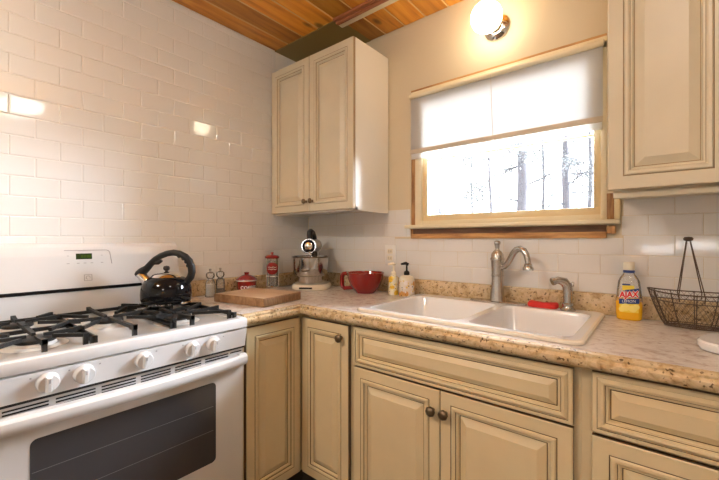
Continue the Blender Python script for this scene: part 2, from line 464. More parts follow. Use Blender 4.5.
mb.m(1).box((.53, -.288, CEIL-.022), (2.4, -.264, CEIL), .006, 3).box((.53, -.312, CEIL-.014), (2.4, -.290, CEIL), .004)
struct(mb.build('trim_2', ['frame_white', 'redwood']))

# ------------------------------------------------------------------ window
wf = MB()   # fixed frame in the opening
wf.m(0).box((.866, .0, 1.297), (.905, .10, 2.02), .003).box((1.735, .0, 1.297), (1.757, .10, 2.02), .003)
wf.box((.866, .0, 1.99), (1.757, .10, 2.03), .003).box((.866, .004, 1.297), (1.757, .10, 1.318), .002)
win = struct(wf.build('window_1', ['frame_white']))
sb = MB()
sb.box((.888, .02, 1.305), (.932, .06, 2.0), .004).box((1.708, .02, 1.305), (1.742, .06, 2.0), .004)
sb.box((.888, .018, 1.305), (1.742, .062, 1.350), .004).box((.93, .03, 1.650), (1.71, .05, 1.658), .002).box((.888, .02, 1.97), (1.742, .06, 2.0), .004)
sb.build('sash', 'sash', win)
pb = MB(); pb.box((.93, .038, 1.348), (1.71, .042, 1.975)); pb.build('pane', 'glass', win)
sl = MB(); sl.box((.824, -.046, 1.277), (1.803, .0, 1.295), .004, 3).box((.845, -.002, 1.275), (1.755, .10, 1.296))
sl.build('sill', 'frame_white', win)
# bare framing left where the casing was taken off
t = MB(); t.m(0).box((.8415, .004, 1.296), (.8655, .12, 2.04)).box((.8415, -.002, 1.2215), (.852, .1, 1.275))
struct(t.build('trim_3', ['raw_wood_up']))
t = MB(); t.m(0).box((.852, -.014, 1.2215), (1.7565, .1, 1.247), .002); t.m(1).box((.852, .004, 1.247), (1.7565, .1, 1.275))
struct(t.build('trim_4', ['raw_wood', 'dark_wood']))
t = MB(); t.m(0).box((.842, -.004, 2.036), (1.757, .1, 2.048), .003); t.m(1).box((.846, -.006, 2.016), (1.757, .1, 2.036))
struct(t.build('trim_5', ['raw_wood', 'frame_white']))
t = MB(); t.m(0).box((1.7572, -.012, 1.297), (1.782, -.001, 1.40), .002).box((1.757, -.028, 1.238), (1.788, -.001, 1.272), .008)
t.m(1).box((1.782, -.016, 1.297), (1.802, -.001, 1.40), .002)
struct(t.build('trim_6', ['raw_wood_up', 'sash']))

# roller shade
rs = thing('roller_shade', 'translucent white roller shade pulled halfway down the window above the sink', 'window shade', (1.295, -.012, 1.655))
o3 = (1.295, -.012, 1.655)
b = MB(o3); b.box((.848, -.0135, 1.712), (1.744, -.0115, 2.0)); b.build('fabric', 'shade', rs)
b = MB(o3); b.box((.850, -.0125, 1.660), (1.742, -.0110, 1.694)); b.build('lining', 'shade_lip', rs)  # added translucent strip, stands in for the backlit glare below the hem
b = MB(o3); b.box((.847, -.019, 1.690), (1.745, -.007, 1.714), .003); b.build('hem_bar', 'hem', rs)
b = MB(o3); b.tube([(.846, -.018, 2.006), (1.748, -.018, 2.006)], .014, 14); b.build('roller', 'frame_white', rs)
b = MB(o3); b.tube([(1.300, -.036, 2.0), (1.302, -.026, 1.85), (1.306, -.023, 1.69)], .0012, 6); cd = b.build('pull_cord', 'hem', rs)
b = MB(o3); b.tube([(1.306+.009*math.cos(a*PI/6), -.023, 1.681+.009*math.sin(a*PI/6)) for a in range(12)], .002, 6, closed=True); b.build('ring', 'white', cd)

# ------------------------------------------------------------------ cabinets
def door_prof(s=.040):
    return [(0, -.019, 1), (0, -.003, 1), (.003, 0, 0), (s-.001, 0, 0), (s+.0003, -.0016, 1), (s+.0016, 0, 1), (s+.005, .0045, 0), (s+.012, .0045, 0),
            (s+.017, .001, 0), (s+.0182, -.003, 1), (s+.023, -.003, 0), (s+.027, -.0125, 0), (s+.0295, -.0125, 1), (s+.054, -.001, 0)]
DRAWER = [(0, -.019, 1), (0, -.003, 1), (.003, 0, 0), (.012, 0, 0), (.013, -.002, 1), (.0165, .0005, 0), (.022, .0045, 0), (.028, .0035, 0), (.031, -.003, 0), (.0322, -.0042, 1),
          (.037, -.0042, 0), (.041, -.0125, 0), (.0435, -.0125, 1), (.061, -.001, 0)]
Fx = ((1, 0, 0), (0, 0, 1))              # faces -y
Fy = ((0, 1, 0), (0, 0, 1))              # faces +x  (u x v = y x z = x)

def knob(parent, org, p, n, r=.0165, square=False, mat='bronze'):
    b = MB(org); n = Vector(n)
    if square:
        b.lathe([(.007, 0), (.006, .012), (.008, .014)], p, 12, n)
        b.lathe([(.010, .012), (.0165, .016), (.0185, .023), (.016, .029), (.008, .032), (0, .0325)], p, 8, n)
    else:
        b.lathe([(.008, 0), (.0055, .006), (.0055, .013), (r*.8, .016), (r, .021), (r*.85, .027), (r*.4, .030), (0, .0305)], p, 20, n)
    return b.build('knob', mat, parent, angle=50)

KICK, BTOP = .11, .866
# corner cabinet: two doors meeting at the inner corner
org = (.45, -.45, 0)
cc = thing('corner_cabinet', 'cream L-shaped corner base cabinet between the gas stove and the sink cabinet', 'cabinet', org)
b = MB(org); b.m(0).prism([(.012, -.933), (.588, -.933), (.588, -.588), (.912, -.588), (.912, -.012), (.012, -.012)], 'z', KICK, BTOP)
b.m(1).prism([(.02, -.93), (.53, -.93), (.53, -.53), (.91, -.53), (.91, -.02), (.02, -.02)], 'z', 0, KICK)
b.build('body', ['cream', 'gap'], cc)
b = MB(org); b.panel((.610, -.905, .122), *Fy, .292, .728, door_prof()); b.build('door', ['cream', 'glaze'], cc, angle=9)
b = MB(org); b.panel((.616, -.610, .122), *Fx, .288, .728, door_prof()); d = b.build('door', ['cream', 'glaze'], cc, angle=9)
knob(d, org, (.868, -.610, .796), (0, -1, 0), square=True)
# sink cabinet
org = (1.335, -.3, 0)
sc = thing('sink_cabinet', 'cream two-door base cabinet with a false drawer front under the white sink', 'cabinet', org)
b = MB(org); b.m(0).box((.9145, -.588, KICK), (1.752, -.012, .70)).box((.9145, -.588, .70), (1.752, -.568, BTOP)).box((.9145, -.568, .70), (.925, -.012, BTOP)).box((1.742, -.568, .70), (1.752, -.012, BTOP))
b.m(1).box((.915, -.53, 0), (1.752, -.02, KICK)); b.build('body', ['cream', 'gap'], sc)
b = MB(org); b.panel((.932, -.610, .694), *Fx, .804, .160, DRAWER); b.build('drawer_front', ['cream', 'glaze'], sc, angle=9)
b = MB(org); b.panel((.932, -.610, .122), *Fx, .395, .565, door_prof()); d1 = b.build('door', ['cream', 'glaze'], sc, angle=9)
b = MB(org); b.panel((1.330, -.610, .122), *Fx, .406, .565, door_prof()); d2 = b.build('door', ['cream', 'glaze'], sc, angle=9)
knob(d1, org, (1.303, -.610, .615), (0, -1, 0), square=True); knob(d2, org, (1.351, -.610, .617), (0, -1, 0), square=True)
# drawer cabinet at the right edge
org = (2.1, -.3, 0)
dc = thing('drawer_cabinet', 'cream base cabinet with drawer over door, right of the sink cabinet', 'cabinet', org)
b = MB(org); b.m(0).box((1.7525, -.588, KICK), (2.50, -.012, BTOP)); b.m(1).box((1.7525, -.53, 0), (2.50, -.02, KICK)); b.build('body', ['cream', 'gap'], dc)
b = MB(org); b.panel((1.780, -.610, .694), *Fx, .70, .163, DRAWER); b.build('drawer', ['cream', 'glaze'], dc, angle=9)
b = MB(org); b.panel((1.780, -.610, .122), *Fx, .348, .563, door_prof()); b.build('door', ['cream', 'glaze'], dc, angle=9)
b = MB(org); b.panel((2.132, -.610, .122), *Fx, .348, .563, door_prof()); b.build('door', ['cream', 'glaze'], dc, angle=9)

# wall cabinets
org = (.346, -.15, 1.375)
uc = thing('wall_cabinet', 'cream two-door wall cabinet in the tiled corner above the stand mixer', 'cabinet', org)
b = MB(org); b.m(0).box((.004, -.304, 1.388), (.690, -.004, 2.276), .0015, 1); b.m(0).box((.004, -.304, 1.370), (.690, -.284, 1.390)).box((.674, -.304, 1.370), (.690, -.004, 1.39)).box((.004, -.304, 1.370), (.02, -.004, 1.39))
b.build('body', ['cream_daylit', 'gap'], uc)
b = MB(org); b.panel((.008, -.324, 1.378), *Fx, .346, .896, door_prof()); d1 = b.build('door', ['cream_wall', 'glaze_pale'], uc, angle=9)
b = MB(org); b.panel((.357, -.324, 1.378), *Fx, .332, .896, door_prof()); d2 = b.build('door', ['cream_wall', 'glaze_pale'], uc, angle=9)
knob(d1, org, (.332, -.324, 1.437), (0, -1, 0), r=.015); knob(d2, org, (.384, -.324, 1.437), (0, -1, 0), r=.015)
org = (2.15, -.15, 1.36)
ur = thing('wall_cabinet', 'cream wall cabinet right of the window, above the wire basket', 'cabinet', org)
b = MB(org); b.m(0).box((1.803, -.300, 1.372), (2.55, -.004, 2.30), .0015, 1).box((1.803, -.300, 1.352), (2.55, -.278, 1.374), .002)
b.build('body', ['cream_wall', 'glaze'], ur)
b = MB(org); b.panel((1.790, -.330, 1.377), *Fx, .295, .91, door_prof(.042)); b.build('door', ['cream_wall', 'glaze_pale'], ur, angle=9)
b = MB(org); b.panel((2.088, -.330, 1.377), *Fx, .295, .91, door_prof(.042)); b.build('door', ['cream_wall', 'glaze_pale'], ur, angle=9)

# ------------------------------------------------------------------ worktop with backsplash and sink hole
ZT, ZB = .914, .8685
org = (.645, -.645, ZB)
ct = thing('countertop', 'beige stone-look laminate worktop running from stove along the window wall', 'countertop', org)
b = MB(org)
XS, YS = [.003, .6185, .938, 1.738, 2.5], [-.935, -.6185, -.572, -.055, -.003]
def cell(i, j):
    if j == 0 and i > 0: return False
    if i == 2 and j == 2: return False
    return True
vt = {}
def gv(i, j, z):
    if (i, j, z) not in vt: vt[(i, j, z)] = b.v((XS[i], YS[j], z))
    return vt[(i, j, z)]
for i in range(4):
    for j in range(4):
        if not cell(i, j): continue
        b.f([gv(i, j, ZT), gv(i+1, j, ZT), gv(i+1, j+1, ZT), gv(i, j+1, ZT)], 0)
        b.f([gv(i, j, ZB), gv(i, j+1, ZB), gv(i+1, j+1, ZB), gv(i+1, j, ZB)], 0)
        for (a, c, di, dj) in (((i, j), (i+1, j), 0, -1), ((i+1, j), (i+1, j+1), 1, 0), ((i+1, j+1), (i, j+1), 0, 1), ((i, j+1), (i, j), -1, 0)):
            ii, jj = i+di, j+dj
            if 0 <= ii < 4 and 0 <= jj < 4 and cell(ii, jj): continue
            b.f([gv(*a, ZT), gv(*c, ZT), gv(*c, ZB), gv(*a, ZB)], 1) if not (di, dj, ii > 0) == (0, -1, True) else None
EP = [(0, ZT), (.012, ZT-.0006), (.0175, ZT-.0030), (.0195, ZT-.0075), (.0185, ZT-.0135), (.0225, ZT-.0155), (.0275, ZT-.0205), (.0285, ZT-.0275), (.0265, ZT-.0350), (.0215, ZT-.0410), (.014, ZT-.0448), (0, ZT-.0455)]
E0 = .6185
b.m(1)
for k in range(len(EP)-1):
    (d0, z0), (d1, z1) = EP[k], EP[k+1]
    a0, a1 = E0+d0, E0+d1
    b.f([b.v(p) for p in ((a0, -.935, z0), (a1, -.935, z1), (a1, -a1, z1), (a0, -a0, z0))])
    b.f([b.v(p) for p in ((a0, -a0, z0), (a1, -a1, z1), (2.5, -a1, z1), (2.5, -a0, z0))])
b.f([b.v((E0+d, -.935, z)) for d, z in EP]); b.f([b.v((2.5, -E0-d, z)) for d, z in EP])
bmesh.ops.remove_doubles(b.bm, verts=b.bm.verts, dist=.00005)
b.build('worktop', ['counter', 'counter_edge'], ct)
b = MB(org); b.box((.024, -.023, ZT+.0005), (2.5, -.0035, .998), .004); b.build('backsplash', 'counter_edge', ct)
b = MB(org); b.box((.0035, -.934, ZT+.0005), (.023, -.0235, .998), .004); b.build('backsplash', 'counter_edge', ct)

# ------------------------------------------------------------------ sink
SX0, SX1, SY0, SY1, SZ = .918, 1.757, -.588, -.030, .926
org = (1.337, -.31, SZ)
sk = thing('kitchen_sink', 'white double-bowl drop-in kitchen sink with an ivory rim under the window', 'sink', org)
def rrect(x0, x1, y0, y1, r, z, n=5):
    P = []
    for (cx, cy, a0) in ((x1-r, y0+r, -PI/2), (x1-r, y1-r, 0), (x0+r, y1-r, PI/2), (x0+r, y0+r, PI)):
        for k in range(n+1):
            a = a0+PI/2*k/n; P.append((cx+r*math.cos(a), cy+r*math.sin(a), z))
    return P
b = MB(org)
# rim ring (ivory edge), then deck
outer = [rrect(SX0, SX1, SY0, SY1, .035, ZT+.001), rrect(SX0, SX1, SY0, SY1, .035, SZ-.004), rrect(SX0+.004, SX1-.004, SY0+.004, SY1-.004, .033, SZ), rrect(SX0+.012, SX1-.012, SY0+.012, SY1-.012, .03, SZ)]
b.m(1).sheet(outer, closed_u=True)
bowls = ((SX0+.036, 1.365, SY0+.036, -.115), (1.395, SX1-.036, SY0+.036, -.115))
bx0, bx1, by0, by1 = bowls[0][0], bowls[1][1], bowls[0][2], bowls[0][3]
# deck between the rim and the pair of bowls
n = len(outer[-1])
ring2 = rrect(bx0, bx1, by0, by1, .03, SZ)
b.m(0).sheet([outer[-1], ring2], closed_u=True)
bl = []
for (x0, x1, y0, y1) in bowls:
    bb = MB(org)
    loops = [rrect(x0, x1, y0, y1, .045, SZ), rrect(x0+.006, x1-.006, y0+.006, y1-.006, .045, SZ-.010), rrect(x0+.014, x1-.014, y0+.014, y1-.014, .05, SZ-.15), rrect(x0+.03, x1-.03, y0+.03, y1-.03, .05, SZ-.178), rrect(x0+.08, x1-.08, y0+.08, y1-.08, .05, SZ-.184)]
    bb.sheet(loops, closed_u=True)
    bb.f([bb.v(p) for p in loops[-1]])
    bl.append((bb, (x0+x1)/2, (y0+y1)/2))
# fill strips: divider and corner gussets around the bowls
b.m(0)
def strip(A, B):
    b.sheet([A, B])
for (x0, x1, y0, y1) in bowls:
    R = rrect(x0, x1, y0, y1, .045, SZ)
    cor = [(x1, y0, SZ), (x1, y1, SZ), (x0, y1, SZ), (x0, y0, SZ)]
    for q in range(4):
        c = cor[q]; arc = R[q*6:(q+1)*6]
        cv = b.v(c); av = [b.v(p) for p in arc]
        for k in range(5): b.f([cv, av[k], av[k+1]])
b.f([b.v(p) for p in ((1.365, by0, SZ), (1.395, by0, SZ), (1.395, by1, SZ), (1.365, by1, SZ))])
b.build('rim', ['sink', 'sink_rim'], sk)
for bb, cx, cy in bl:
    q = bb.build('bowl', 'sink', sk)
    d = MB(org); d.lathe([(.045, SZ-.1835), (.045, SZ-.181), (.036, SZ-.1825), (.02, SZ-.183), (0, SZ-.183)], (cx, cy, 0), 24); d.build('drain', 'drain', q)

# faucet
org = (1.345, -.075, SZ)
fc = thing('faucet', 'brushed nickel swan-neck faucet with a lever cap on the sink deck', 'faucet', org)
b = MB(org); b.sheet([[(1.345+sx*math.cos(a), -.075+sy*math.sin(a), z) for a in [2*PI*k/32 for k in range(32)]] for sx, sy, z in ((.128, .030, SZ+.0005), (.128, .030, SZ+.006), (.120, .025, SZ+.010))], closed_u=True)
b.f([b.v((1.345+.120*math.cos(2*PI*k/32), -.075+.025*math.sin(2*PI*k/32), SZ+.010)) for k in range(32)]); b.build('deck_plate', 'nickel', fc)
b = MB(org); b.lathe([(.034, SZ+.010), (.032, SZ+.02), (.0285, SZ+.06), (.0245, SZ+.10), (.0245, SZ+.122), (.027, SZ+.124), (.027, SZ+.128), (.0245, SZ+.130), (.0265, SZ+.17), (.0285, SZ+.195), (.031, SZ+.198), (.031, SZ+.204), (.028, SZ+.207)], (1.345, -.075, 0), 28)
b.build('column', 'nickel', fc)
b = MB(org); b.lathe([(.028, SZ+.207), (.027, SZ+.222), (.018, SZ+.236), (.010, SZ+.242), (.009, SZ+.25)], (1.345, -.075, 0), 24)
b.lathe([(.009, SZ+.248), (.011, SZ+.262), (.015, SZ+.274), (.014, SZ+.280), (.006, SZ+.284), (0, SZ+.285)], (1.345, -.075, 0), 16); b.build('lever_cap', 'nickel', fc)
dv = Vector((.93, -.36, 0)).normalized()
sp = []
for (t, z) in ((.02, .163), (.04, .168), (.058, .185), (.072, .207), (.086, .230), (.102, .245), (.120, .250), (.138, .243), (.150, .226), (.156, .205), (.159, .188)):
    sp.append((1.345+dv.x*t, -.075+dv.y*t, SZ+z))
b = MB(org); b.tube(sp, [.012, .012, .0125, .013, .0135, .0135, .0135, .013, .0125, .012, .012], 16)
e = sp[-1]; b.lathe([(.013, 0), (.016, -.004), (.016, -.010), (.019, -.014), (.022, -.020), (.022, -.028), (.016, -.029)][::-1], (e[0], e[1], e[2]), 20)
b.build('spout', 'nickel', fc)
# side sprayer
org = (1.632, -.082, SZ)
sy = thing('side_sprayer', 'brushed nickel pull-out side sprayer at the right end of the sink deck', 'sprayer', org)
b = MB(org); b.lathe([(.028, SZ+.0005), (.028, SZ+.006), (.022, SZ+.012), (.020, SZ+.02), (.022, SZ+.028), (.019, SZ+.032)], (1.632, -.082, 0), 24); b.build('base', 'nickel', sy)
b = MB(org); hd = Vector((-.80, -.60, 0))
b.tube([(1.632, -.082, SZ+.03), (1.632, -.082, SZ+.075), (1.630, -.084, SZ+.10), (1.632+hd.x*.016, -.082+hd.y*.016, SZ+.118), (1.632+hd.x*.040, -.082+hd.y*.040, SZ+.124), (1.632+hd.x*.058, -.082+hd.y*.058, SZ+.119)], [.017, .018, .0185, .018, .0145, .0135], 18)
b.tube([(1.632+hd.x*.054, -.082+hd.y*.054, SZ+.1205), (1.632+hd.x*.064, -.082+hd.y*.064, SZ+.117)], [.016, .0155], 16); b.build('wand', 'nickel', sy)
b = MB(org); b.box((1.632+.012, -.088, SZ+.098), (1.632+.022, -.076, SZ+.118), .003); b.build('trigger', 'nickel', sy)
# sponge
b = MB((1.535, -.068, SZ)); 
pts = []
for i, (z, s) in enumerate(((.0008, .93), (.006, 1.), (.016, 1.), (.021, .93))):
    pts.append([(1.535+s*.060*math.copysign(abs(math.cos(a))**.6, math.cos(a)), -.068+s*.028*math.copysign(abs(math.sin(a))**.6, math.sin(a)), SZ+z+(.003*math.sin(a*3) if i > 1 else 0)) for a in [2*PI*k/28 for k in range(28)]])
b.sheet(pts, closed_u=True); b.f([b.v(p) for p in pts[-1]]); b.f([b.v(p) for p in pts[0]][::-1])
o = b.build('sponge', 'red_sponge', None, loc=(1.535, -.068, SZ)); tag(o, 'red sponge lying on the sink deck between faucet and sprayer', 'sponge')

# ------------------------------------------------------------------ gas range
RY0, RY1 = -1.699, -.940
RC = (RY0+RY1)/2
org = (.35, RC, 0)
gr = thing('gas_range', 'white freestanding gas stove with black grates and a smoked oven window', 'stove', org)
b = MB(org); b.m(0).box((.03, RY0, .06), (.625, RY1, .868), .003).box((.08, RY0+.03, 0), (.60, RY1-.03, .06)); b.build('body', ['enamel'], gr)
# cooktop: dished deck with a rolled front
b = MB(org)
b.prism([(.085, .870), (.660, .870), (.668, .878), (.668, .900), (.660, .908), (.630, .909), (.615, .901), (.13, .901), (.115, .909), (.085, .909)], 'y', RY0+.022, RY1-.022)
b.box((.085, RY0, .870), (.664, RY0+.026, .910), .005).box((.085, RY1-.026, .870), (.664, RY1, .910), .005)
b.box((.655, RY0, .872), (.669, RY1, .907), .005)
b.build('cooktop', 'enamel', gr)
# control panel
b = MB(org); b.prism([(.62, .797), (.6525, .797), (.664, .866), (.655, .869), (.62, .869)], 'y', RY0+.001, RY1-.001); cp = b.build('control_panel', 'enamel', gr)
for y in (-1.583, -1.502, -1.43, -1.275, -1.19, -1.04):
    b = MB(org); b.box((.6585, y-.002, .852), (.6635, y+.002, .856)); b.build('burner_mark', 'grey_mark', cp)
nK = Vector((.987, 0, -.162)).normalized()
for y in (-1.548, -1.468, -1.313, -1.158, -1.079):
    p = (.6575, y, .836)
    b = MB(org); b.lathe([(.0265, 0), (.026, .004), (.0245, .016), (.022, .019), (0, .019)], p, 28, nK)
    c = Vector(p)+nK*.019
    up = Vector((.162, 0, .987)); sd = Vector((0, 1, 0))
    q = []
    for hh, w, l in ((-.004, .0085, .0225), (.008, .0055, .0205), (.010, .004, .018)):
        q.append([c+nK*hh+sd*(w*sx)+up*(l*sz) for sx, sz in ((-1, -1), (1, -1), (1, 1), (-1, 1))])
    b.sheet(q, closed_u=True); b.f([b.v(p2) for p2 in q[-1]])
    kn = b.build('knob', 'enamel', gr)
    b = MB(org); b.box(tuple(c+nK*.0095+up*.006-sd*.0012), tuple(c+nK*.0106+up*.016+sd*.0012)); b.build('pointer', 'grey_mark', kn)
# vented trim under the panel
b = MB(org); b.m(0).box((.60, RY0+.003, .742), (.640, RY1-.003, .790), .003)
b.m(1).box((.60, RY0+.003, .7895), (.650, RY1-.003, .7965))  # black strip put in for the shadow line under the panel
for g in range(6):
    y0 = RY0+.065+g*.107
    for z in (.757, .766, .775): b.box((.635, y0, z), (.6413, y0+.092, z+.0042))
b.box((.635, RY0+.01, .775), (.6412, RY0+.058, .779)).box((.635, RY1-.058, .775), (.6412, RY1-.01, .779))
b.build('vent_trim', ['enamel', 'black'], gr)
# oven door
b = MB(org); b.m(0).box((.60, RY0+.003, .232), (.648, RY1-.003, .742), .006, 3); od = b.build('oven_door', 'enamel', gr)
b = MB(org)
wy0, wy1, wz0, wz1 = -1.582, -1.062, .395, .688
b.m(0); R = [(p[0], p[1]) for p in rrect(wy0, wy1, wz0, wz1, .016, 0)]
b.prism(R, 'x', .646, .6495); b.build('oven_window', ['oven_glass'], od)
b = MB(org)
for z0 in (.512, .600): b.box((.6493, wy0+.004, z0), (.6498, wy1-.01, z0+.0016))
b.build('rack_wire', 'rack_line', od)
# handle: full-width bowed bar
b = MB(org); rows = []
for i in range(25):
    t = i/24; y = RY0+.004+t*(RY1-RY0-.008); bow = 1-(2*t-1)**2
    xo = .664+.034*bow; hh = .020
    zc = .748+.003*bow
    sec = [(-.020, -hh), (.004, -hh), (.012, -hh*.55), (.014, 0), (.012, hh*.6), (.004, hh), (-.020, hh)]
    rows.append([(xo+s[0], y, zc+s[1]) for s in sec])
b.sheet(rows, closed_u=True); b.f([b.v(p) for p in rows[0]]); b.f([b.v(p) for p in rows[-1]])
b.box((.645, RY0+.004, .74), (.668, RY0+.035, .772), .004).box((.645, RY1-.035, .74), (.668, RY1-.004, .772), .004)
b.build('handle', 'enamel', od)
b = MB(org); b.box((.60, RY0+.003, .068), (.645, RY1-.003, .226), .006, 3); b.build('drawer', 'enamel', gr)
# backguard
b = MB(org); b.m(0)
b.prism([(.012, .90), (.088, .90), (.088, 1.006), (.094, 1.020), (.078, 1.150), (.066, 1.185), (.045, 1.200), (.012, 1.200)], 'y', RY0, RY1, .004)
bg = b.build('backguard', 'enamel', gr)
b = MB(org); b.box((.05, RY0+.002, 1.0065), (.0935, RY1-.002, 1.020), .002); b.box((.05, RY0+.002, 1.005), (.089, RY1-.002, 1.009)); b.build('shadow_strip', 'black_gloss', bg)
def bgp(y, z, n=0.):   # point on the slanted face
    return (.094-(z-1.020)*(.016/.130)+n, y, z)
def bq(mb, y0, y1, z0, z1, n0, n1, mi=0):
    A = [bgp(y0, z0, n0), bgp(y1, z0, n0), bgp(y1, z1, n0), bgp(y0, z1, n0)]; B = [bgp(y0, z0, n1), bgp(y1, z0, n1), bgp(y1, z1, n1), bgp(y0, z1, n1)]
    va = [mb.v(p) for p in A]; vb = [mb.v(p) for p in B]
    mb.f(vb, mi)
    for k in range(4): mb.f([va[k], va[(k+1) % 4], vb[(k+1) % 4], vb[k]], mi)
b = MB(org); bq(b, -1.352, -1.297, 1.134, 1.158, -.001, .0012); dp = b.build('display', 'lcd', bg)
b = MB(org)
for y in (-1.332, -1.322, -1.312, -1.304): bq(b, y-.0035, y+.0035, 1.140, 1.152, .0010, .0016)
b.build('lit_digits', 'lcd_on', dp)
b = MB(org)
b.tube([bgp(-1.39, 1.171, .0005), bgp(-1.245, 1.171, .0005), bgp(-1.237, 1.168, .0005), bgp(-1.232, 1.160, .0005), bgp(-1.226, 1.112, .0005)], .0014, 6)
for y in (-1.378, -1.345, -1.322, -1.298, -1.262): bq(b, y-.0045, y+.0045, 1.117, 1.1195, -.0005, .0006)
for y in (-1.378, -1.262): bq(b, y-.003, y+.003, 1.148, 1.150, -.0005, .0006)
b.build('print', 'grey_mark', bg)
b = MB(org)
for (y0, y1, z0, z1) in ((-1.327, -1.325, 1.045, 1.071), (-1.301, -1.299, 1.045, 1.071), (-1.327, -1.299, 1.045, 1.047), (-1.327, -1.299, 1.069, 1.071)): bq(b, y0, y1, z0, z1, -.0005, .0012)
b.tube([bgp(-1.313+.007*math.cos(a), 1.058+.007*math.sin(a), .0006) for a in [-.5+k*.55 for k in range(10)]], .001, 5)
b.build('emblem', 'grey_mark', bg)
# burners: black caps on pale bowls
BUR = [(.485, -1.545, .050), (.205, -1.545, .042), (.345, -1.319, .050), (.485, -1.130, .050), (.205, -1.092, .042)]
for (x, y, r) in BUR:
    b = MB(org); b.lathe([(r+.030, .9012), (r+.026, .9035), (r+.004, .9045), (r-.004, .914), (0, .914)], (x, y, 0), 28); q = b.build('burner', 'alu', gr)
    b = MB(org); b.lathe([(r-.006, .911), (r, .914), (r, .922), (r-.005, .925), (0, .926)], (x, y, 0), 28); b.build('burner_cap', 'black_iron', q)
# grates
GZ = .934
def bar(mb, p, q, w=.010, h=.013, k=1.25):
    p, q = Vector(p), Vector(q); t = (q-p); t.normalize(); s = Vector((-t.y, t.x, 0))
    if s.length < 1e-4: s = Vector((1, 0, 0))
    s.normalize(); s *= w*k/2
    up = Vector((0, 0, 1)) if abs(t.z) < .9 else t.cross(s).normalized()
    up = up*h
    vs = [mb.v(a) for a in (p+s, p-s, p-s-up, p+s-up, q+s*.8, q-s*.8, q-s*.8-up, q+s*.8-up)]
    for k in ((0, 1, 2, 3), (7, 6, 5, 4), (0, 4, 5, 1), (1, 5, 6, 2), (2, 6, 7, 3), (3, 7, 4, 0)): mb.f([vs[i] for i in k])
for gi, (ya, yb, burn) in enumerate(((-1.676, -1.437, (0, 1)), (-1.431, -1.207, (2,)), (-1.201, -.966, (3, 4)))):
    b = MB(org)
    xa, xb = .120, .618
    zf = GZ-.008
    for (p, q) in (((xa, ya, zf), (xb, ya, zf)), ((xa, yb, zf), (xb, yb, zf)), ((xa, ya, zf), (xa, yb, zf)), ((xa, yb, zf), (xb, yb, zf))): bar(b, p, q, .011, .012)
    for cx in (xa, xb):
        for cy in (ya, yb):
            b.box((cx-.006, cy-.006, .9025), (cx+.006, cy+.006, zf+.002))
    ym = (ya+yb)/2
    if len(burn) == 2: bar(b, (.345, ya, zf), (.345, yb, zf), .011, .012)
    for bi in burn:
        cx, cy, r = BUR[bi]
        if len(burn) == 2: lims = ((xa if cx < .345 else .345), (.345 if cx < .345 else xb))
        else: lims = (xa, xb)
        for (px, py) in ((lims[0], cy), (lims[1], cy), (cx, ya), (cx, yb)):
            d = Vector((cx-px, cy-py, 0)); L = d.length; d.normalize()
            front = px == xb
            s0 = Vector((px, py, GZ+.006)); s1 = s0+d*(L-.020); s1.z = GZ
            if front:
                s0 = s0+d*.012; b.box((s0.x-.008, s0.y-.006, .9025), (s0.x+.006, s0.y+.006, GZ+.004))
            bar(b, s0-d*.006, s0+d*.030-Vector((0, 0, .004)), .011, .016)
            bar(b, s0+d*.026-Vector((0, 0, .004)), s1, .010, .011)
        for sx in (-1, 1):
            for sy_ in (-1, 1):
                px = lims[0] if sx < 0 else lims[1]; py = ya if sy_ < 0 else yb
                if len(burn) == 1: px = cx+sx*.15
                s0 = Vector((px, py, GZ+.004)); d = Vector((cx-px, cy-py, 0)); L = d.length; d.normalize()
                if px == xb: s0 = s0+d*.02; b.box((s0.x-.007, s0.y-.006, .9025), (s0.x+.006, s0.y+.006, GZ+.003))
                bar(b, s0, s0+d*(L-.075)+Vector((0, 0, -.003)), .009, .011)
    b.build('grate', 'black_iron', gr)

# ------------------------------------------------------------------ kettle
YAW = math.radians(39.34)
kt = thing('kettle', 'black dome whistling kettle with chrome lid on the stove grate', 'kettle', (.272, -1.078, GZ+.0065), YAW)
b = MB(); b.lathe([(.092, .0), (.101, .002), (.101, .010), (.096, .012)], (0, 0, 0), 40); b.build('base_ring', 'chrome', kt)
b = MB(); b.lathe([(.095, .010), (.0995, .022), (.1005, .042), (.099, .062), (.094, .082), (.084, .099), (.070, .111), (.050, .119)], (0, 0, 0), 40)
b.build('body', 'black_gloss', kt)
b = MB(); b.lathe([(.060, .112), (.062, .115), (.055, .124), (.040, .132), (.020, .1365), (.006, .137)], (0, 0, 0), 36)
lid = b.build('lid', 'chrome', kt)
b = MB(); b.lathe([(.006, .136), (.006, .140), (.011, .143), (.0140, .151), (.0105, .160), (0, .163)], (0, 0, 0), 16); b.build('lid_knob', 'black_plastic', lid)
b = MB(); b.tube([(-.062, 0, .078), (-.088, 0, .102), (-.105, 0, .118), (-.114, 0, .128)], [.026, .0225, .019, .0185], 18); b.build('spout', 'chrome', kt)
b = MB(); b.tube([(-.113, 0, .1265), (-.119, 0, .1355), (-.123, 0, .140)], [.0205, .0205, .014], 18)
hp = [(-.110, .138), (-.096, .146), (-.082, .158), (-.066, .178), (-.048, .198), (-.024, .214), (.004, .225), (.034, .229), (.062, .224), (.088, .211), (.107, .190), (.117, .165), (.119, .140), (.113, .118), (.098, .100), (.080, .092)]
b.tube([(x*(.92 if x > 0 else 1.03), 0, z*.955) for x, z in hp], [.018, .019, .015, .0135, .013, .013, .013, .0135, .014, .0145, .015, .0155, .0155, .0155, .016, .016], 12)
for (x, z) in ((.054, .203), (.072, .193), (.085, .179), (.093, .162)): b.ball((x, 0, z), .0085, 10)
b.tube([(-.055, 0, .174), (-.036, 0, .175), (-.020, 0, .184)], [.008, .009, .006], 10)
b.build('handle', 'black_plastic', kt)

